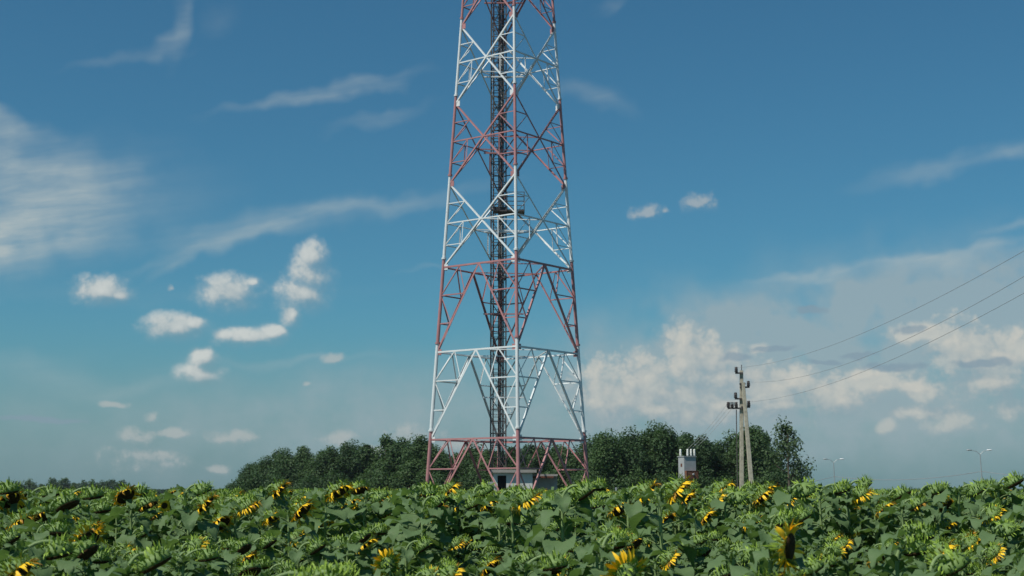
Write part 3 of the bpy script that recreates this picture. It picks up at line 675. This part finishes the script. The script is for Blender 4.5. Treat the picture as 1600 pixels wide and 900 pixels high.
def make_sunflower(seed, petals, H=1.62, tau=45, Rh=.095, nleaf=17, neck=.17, plen=1.0):
    """petals: bare, withered, edged, fresh. The head looks towards local +X, tau degrees below the horizontal."""
    r = rng(seed); st = MB(); fo = MB(); hd = MB(); pe = MB(); di = MB()
    tau = R(tau); n = Vector((math.cos(tau), r.uniform(-.15, .15), -math.sin(tau))).normalized()
    lean = Vector((r.uniform(-.05, .03), r.uniform(-.05, .05), 0))
    neck0 = Vector((0, 0, H - .10)) + lean
    C = neck0 + Vector((neck, 0, .02 + .05 * (1 - math.sin(tau)))); 
    stem = [Vector((0, 0, -.03)), Vector((lean.x * .2 + r.uniform(-.01, .01), lean.y * .2, H * .3)), Vector((lean.x * .55, lean.y * .6 + r.uniform(-.012, .012), H * .62)), neck0 - Vector((.005, 0, .07)), neck0]
    back = C - n * .045
    ctrl = neck0 + Vector((.015, 0, .085)); c2 = back - n * .06
    for i in range(1, 8):
        t = i / 7; stem.append(neck0 * (1 - t) ** 3 + ctrl * 3 * t * (1 - t) ** 2 + c2 * 3 * t * t * (1 - t) + back * t ** 3)
    st.tube(stem, [.017, .016, .014, .012, .012] + [.0115, .011, .0105, .011, .012, .016, .026], 7)
    # leaves with their stalks
    az = r.uniform(0, 6.28)
    for i in range(nleaf):
        f = i / (nleaf - 1); z = H * (.30 + .64 * f ** .85); az += 2.4 + r.uniform(-.35, .35)
        size = (.225 - .03 * abs(f - .5) * 2 if f < .85 else .21 - .40 * (f - .85)) * r.uniform(.72, 1.28)
        pl = (.15 if f < .8 else .15 - .35 * (f - .8)) * r.uniform(.8, 1.2); el = R(r.uniform(15, 55))
        b = Vector((0, 0, z)) + lean * (z / H) ; d = Vector((math.cos(az), math.sin(az), 0))
        m1 = b + d * pl * .5 * math.cos(el) + Vector((0, 0, pl * .55 * math.sin(el))); e = b + d * pl * math.cos(el * .8) + Vector((0, 0, pl * .8 * math.sin(el)))
        fo.tube([b, m1, e], [.0062, .005, .0042], 5, 1, False)
        leaf_blade(fo, e, az + r.uniform(-.4, .4), R(r.uniform(-38, 18)), size, size * r.uniform(.82, 1.02), R(r.uniform(10, 80)), r.uniform(.08, .6), r)
    for i in range(3):                                            # small leaves that stand round the neck
        az += 1.9; b = neck0 + Vector((0, 0, r.uniform(-.06, .05))); ln = r.uniform(.07, .15); leaf_blade(fo, b, az, R(r.uniform(5, 78)), ln, ln * r.uniform(.4, .62), R(r.uniform(5, 80)), .3, r)
    # head
    M = frame(C, -n)                                              # local z points to the back of the head
    hd.lathe([(Rh, -.004), (Rh * 1.03, .010), (Rh * .94, .036), (Rh * .68, .058), (Rh * .36, .070), (.024, .078)], 16, M, 1)
    di.lathe([(Rh * .99, -.004), (Rh * .9, -.016), (Rh * .55, -.024), (Rh * .2, -.018), (.004, -.016)], 16, M)
    for row, (cnt, r0, h0) in enumerate(((24, 1.0, .002), (22, .97, .026), (16, .80, .048), (9, .55, .062))):
        for i in range(cnt):
            blade(hd, M, 2 * math.pi * (i + r.random() * .8) / cnt, Rh * r0, h0, R(r.uniform(-20, 75) + row * 12), r.uniform(.035, .078), r.uniform(.009, .016), R(r.uniform(-80, 80)), 0, 4)
    if petals != 'bare':
        cnt = {'withered': 26, 'edged': 46, 'fresh': 34}[petals]; gap = r.uniform(0, 6.28)
        pe.lathe([(Rh * .96, -.0075), (Rh * 1.0, -.0055), (Rh * .97, -.0045)], 16, M, 1, False)
        for i in range(cnt):
            a = 2 * math.pi * (i + r.random() * .7) / cnt
            if petals == 'withered' and (math.cos(a - gap) > .6 or r.random() < .2): continue
            if petals == 'edged' and r.random() < .1: continue
            if petals == 'fresh': blade(pe, M, a, Rh * .93, -.006, R(r.uniform(-38, 30)), r.uniform(.065, .115) * plen, r.uniform(.020, .032) * plen, R(r.uniform(-70, 60)), 0, 4)
            elif petals == 'edged': blade(pe, M, a, Rh * .95, -.004, R(r.uniform(-65, 30)), r.uniform(.055, .09), r.uniform(.016, .026), R(r.uniform(-120, 40)), 0 if r.random() < .85 else 1, 4)
            else: blade(pe, M, a, Rh * .95, -.004, R(r.uniform(-95, -25)), r.uniform(.03, .055), r.uniform(.010, .018), R(r.uniform(-140, 40)), 0 if r.random() < .55 else 1, 4)
    out = dict(stem=st.mesh('stem', [M_STALK], True), foliage=fo.mesh('foliage', [M_LEAF, M_STALK], True), flower_head=hd.mesh('flower_head', [M_BRACT, M_BACK], True), seed_disc=di.mesh('seed_disc', [M_DISC], True))
    if petals != 'bare': out['petals'] = pe.mesh('petals', [M_PETAL, M_DRY], True)
    return dict(meshes=out, head=C, petals=petals, H=H, mb=(st, fo, hd, di, pe))
r_s = rng(11)
VAR = {'bare': [], 'withered': [], 'edged': [], 'fresh': []}
for i in range(8): VAR['bare'].append(make_sunflower(500 + i, 'bare', 1.62, (68, 55, 78, 62, 50, 72, 60, 80)[i], (.10, .09, .085, .105, .08, .095, .11, .09)[i], 23 + i % 3, (.16, .18, .2, .15, .14, .19, .17, .2)[i]))
VAR['leafy'] = [make_sunflower(620 + i, 'bare', 1.62, 86, (.07, .075, .065, .08)[i], 27, .12) for i in range(4)]
for v_ in VAR['leafy']: v_['petals'] = 'leafy'
for i in range(4): VAR['withered'].append(make_sunflower(540 + i, 'withered', 1.62, (55, 42, 62, 50)[i], (.095, .09, .105, .085)[i], 24, .16))
for i in range(5): VAR['edged'].append(make_sunflower(560 + i, 'edged', 1.62, (48, 40, 56, 44, 62)[i], (.104, .098, .108, .094, .10)[i], 23, .14))
VAR['fresh'] += [make_sunflower(580, 'fresh', 1.62, 6, .082, 18, .10), make_sunflower(581, 'fresh', 1.62, -22, .075, 18, .08), make_sunflower(582, 'fresh', 1.58, 2, .035, 18, .09, .5)]
PLANTS = []          # x, y, variant, rotation, scale
def put_plant(x, y, var, rz, s): PLANTS.append([x, y, var, rz, s])
def scale_for(var, x, y, ztarget): return max(.80, min(1.28, (ztarget - ground_z(x, y)) / var['head'].z))
# heads that can be picked out in the photograph: (u, v, width in pixels, petals)
KEY = [(8,768,36,'bare'),(75,773,30,'bare'),(104,790,40,'bare'),(141,776,38,'bare'),(195,775,32,'edged'),(230,790,36,'withered'),(257,790,20,'fresh3'),(312,768,30,'bare'),(319,788,38,'edged'),(388,793,36,'edged'),
 (301,820,32,'bare'),(346,818,36,'edged'),(229,834,34,'bare'),(175,838,26,'bare'),(428,808,34,'edged'),(472,798,38,'edged'),(507,820,24,'edged'),(543,790,30,'edged'),(527,769,34,'edged'),(592,779,32,'withered'),(603,803,24,'withered'),
 (570,842,44,'bare'),(668,855,42,'bare'),(685,787,40,'bare'),(698,768,28,'edged'),(737,790,30,'bare'),(765,788,26,'edged'),(740,828,30,'bare'),(824,782,40,'edged'),(803,777,36,'bare'),(872,826,34,'bare'),(856,790,32,'bare'),(912,771,42,'bare'),
 (968,796,34,'edged'),(1006,771,40,'edged'),(1057,766,42,'edged'),(1072,780,30,'edged'),(1118,782,32,'edged'),(1105,808,34,'edged'),(1045,812,32,'edged'),(1152,780,32,'bare'),(1190,778,28,'edged'),(986,816,22,'edged'),(1100,846,36,'bare'),
 (1255,768,36,'bare'),(1345,774,26,'edged'),(1384,796,32,'edged'),(1309,768,28,'bare'),(1434,790,34,'withered'),(1458,769,32,'bare'),(1524,768,34,'bare'),(1560,772,30,'bare'),(1582,756,32,'bare'),(1483,824,32,'edged'),(1478,790,22,'edged'),
 (1231,855,64,'fresh1'),(1340,867,30,'edged'),(1308,888,34,'edged'),(1518,884,36,'edged'),(978,896,62,'fresh2'),(605,903,46,'fresh2'),(770,893,46,'edged'),(1488,886,64,'bare'),(242,882,62,'bare'),(88,866,62,'bare'),(1275,890,50,'bare'),(1575,830,40,'bare'),(20,845,44,'bare'),
 (425,850,40,'bare'),(828,845,40,'bare'),(1180,870,46,'bare'),(870,885,56,'bare'),(1050,888,44,'edged'),(500,858,44,'bare'),(330,872,48,'bare')]
for (u, v, w, kind) in KEY:
    if kind.startswith('fresh'): var = VAR['fresh'][int(kind[5]) - 1]
    else: var = r_s.choice(VAR[kind])
    Y = max(6.3, min(16.8, .235 * FPX / w)); Y *= 1.0
    p = at(u, v, Y); rz = R(r_s.uniform(-48, 0) if kind == 'edged' else r_s.uniform(-14, 30)) if not kind.startswith('fresh') else {'fresh1': R(-28), 'fresh2': R(112), 'fresh3': R(-80)}[kind]
    h = Matrix.Rotation(rz, 3, 'Z') @ var['head']; x, y = p.x - h.x, p.y - h.y
    put_plant(x, y, var, rz, scale_for(var, x, y, p.z))
NKEY = len(PLANTS)
def half_w(y): return .3545 * y
grid = {}
def ok(x, y, dmin):
    for a in PLANTS:
        if abs(a[0] - x) < dmin and abs(a[1] - y) < dmin and (a[0] - x) ** 2 + (a[1] - y) ** 2 < dmin * dmin: return False
    return True
TARGET = 318
tries = 0
while len(PLANTS) < TARGET and tries < 60000:
    tries += 1
    y = 5.4 + (18.2 - 5.4) * r_s.random() ** .62; x = r_s.uniform(-1, 1) * (half_w(y) + .15)
    if not ok(x, y, .36 if y < 9 else .40): continue
    q = r_s.random(); kind = 'leafy' if q < .46 else 'bare' if q < .68 else 'withered' if q < .77 else 'edged'; var = r_s.choice(VAR[kind]); rz = R(r_s.gauss(-2, 24))
    prof = ((5.0, 1.58), (7.5, 1.64), (9.5, 1.70), (12, 1.81), (15, 1.94), (20, 1.95))
    for (a0, z0), (a1, z1) in zip(prof, prof[1:]):
        if a0 <= y <= a1: zt = z0 + (z1 - z0) * (y - a0) / (a1 - a0)
    zt += (r_s.uniform(-.11, .02) if y < 12.5 else r_s.uniform(-.14, .10)) + max(-.03, min(.03, x * .01))
    u, v = pix((x, y, zt + .07))
    for (ku, kv, kw, _), pl in zip(KEY, PLANTS):                  # keep the heads that the photograph shows in view
        if pl[1] > y and abs(u - ku) < kw * .5 + 110 / y * 4: zt = min(zt, at(ku, kv + kw * .5, y).z - .11)
    put_plant(x, y, var, rz, max(.78, (zt - ground_z(x, y)) / var['head'].z))
print('plants', len(PLANTS), 'tries', tries)
ZONES = [(200, 'below far trees at left edge'), (370, 'just left of the windbreak'), (520, 'below the windbreak\'s left part'), (650, 'below windbreak beside the tower'), (760, 'below the left tower leg'), (870, 'below the white hut'),
         (1000, 'below the right tower leg'), (1120, 'below the transformer cabinet'), (1205, 'below the concrete power pole'), (1290, 'below the lone airy tree'), (1420, 'below the first street lamp'), (9999, 'at the right field edge')]
LOOK = {'leafy': 'leafy', 'bare': 'bare green', 'withered': 'withered', 'edged': 'yellow rimmed', 'fresh': 'bright yellow open'}
buckets = {}
for i, (x, y, var, rz, s) in enumerate(PLANTS):
    o = empty('sunflower', (x, y, ground_z(x, y)), rz); o.scale = (s, s, s)
    ms = var['meshes']; link('stem', ms['stem'], o); link('foliage', ms['foliage'], o); h = link('flower_head', ms['flower_head'], o); link('seed_disc', ms['seed_disc'], h)
    if 'petals' in ms: link('petals', ms['petals'], h)
    w = Vector((x, y, ground_z(x, y))) + Matrix.Rotation(rz, 3, 'Z') @ (var['head'] * s); u, v = pix(w)
    row = 'front row' if v > 835 else 'middle rows' if v > 790 else 'skyline row'
    zone = next(z for lim, z in ZONES if u < lim); buckets.setdefault((LOOK[var['petals']], zone, row), []).append((u, o))
for (look, zone, row), lst in buckets.items():
    lst.sort(key=lambda q: q[0])
    for i, (u, o) in enumerate(lst):
        pre = '' if len(lst) == 1 else ORD[i] + ' '
        tag(o, (pre + look + ' sunflower in ' + row + ' ' + zone), 'sunflower', 'sunflowers in the field')
# the rest of the field, beyond the crest and outside the picture's sides, as one mass
def field_rest():
    r = rng(21); big = MB(); srcs = [v['mb'] for v in VAR['leafy'][:3] + VAR['bare'][:3] + VAR['withered'][:1] + VAR['edged'][:2]]; spots = []
    y = 18.3
    while y < 46:
        x = -.42 * y - 2
        while x < .42 * y + 2:
            spots.append((x + r.uniform(-.2, .2), y + r.uniform(-.2, .2))); x += .62 + (y - 18) * .02
        y += .6 + (y - 18) * .035
    for y in [5.2 + .5 * i for i in range(27)]:
        for sgn in (-1, 1):
            for j in range(4): spots.append((sgn * (half_w(y) + .5 + .5 * j + r.uniform(-.15, .15)), y + r.uniform(-.2, .2)))
    maps = (2, 0, 3, 4, 5)
    for x, y in spots:
        st, fo, hd, di, pe = r.choice(srcs); a = R(r.gauss(-2, 25)); s = ((1.88 + .07 * S(20, 30, y)) - ground_z(x, y)) / 1.55 * r.uniform(.95, 1.0) if y > 17 else r.uniform(.95, 1.05); ca, sa = math.cos(a) * s, math.sin(a) * s; gz = ground_z(x, y)
        for mb, mm in ((st, (1,)), (fo, (0, 1)), (hd, (2, 3)), (di, (4,)), (pe, (5, 6))):
            b = len(big.v); big.v += [(x + ca * p[0] - sa * p[1], y + sa * p[0] + ca * p[1], gz + s * p[2]) for p in mb.v]
            big.f += [tuple(b + i for i in f) for f in mb.f]; big.m += [mm[min(i, len(mm) - 1)] for i in mb.m]; big.a += mb.a
    tag(big.build('sunflower_field', [M_LEAF, M_STALK, M_BRACT, M_BACK, M_DISC, M_PETAL, M_DRY], None, True), 'dense sunflower field beyond the skyline row and past both picture sides', 'field', None, 'stuff')
    print('rest', len(spots), len(big.f))
field_rest()

# ------------------------------------------------------------------ the summer haze over the land
def build_haze():
    mb = MB(); mb.box((0, 700, 20), (2400, 1500, 42.6)); m = bpy.data.materials.new('thin haze'); m.use_nodes = True; k = NT(m.node_tree); m.node_tree.nodes.clear()
    v = k.n('ShaderNodeVolumePrincipled'); v.inputs['Color'].default_value = (.80, .88, .95, 1); v.inputs['Density'].default_value = .0001; v.inputs['Anisotropy'].default_value = .2
    o = k.n('ShaderNodeOutputMaterial'); k.put(o.inputs['Volume'], v.outputs[0]); tag(mb.build('haze', m), kind='stuff')
build_haze()
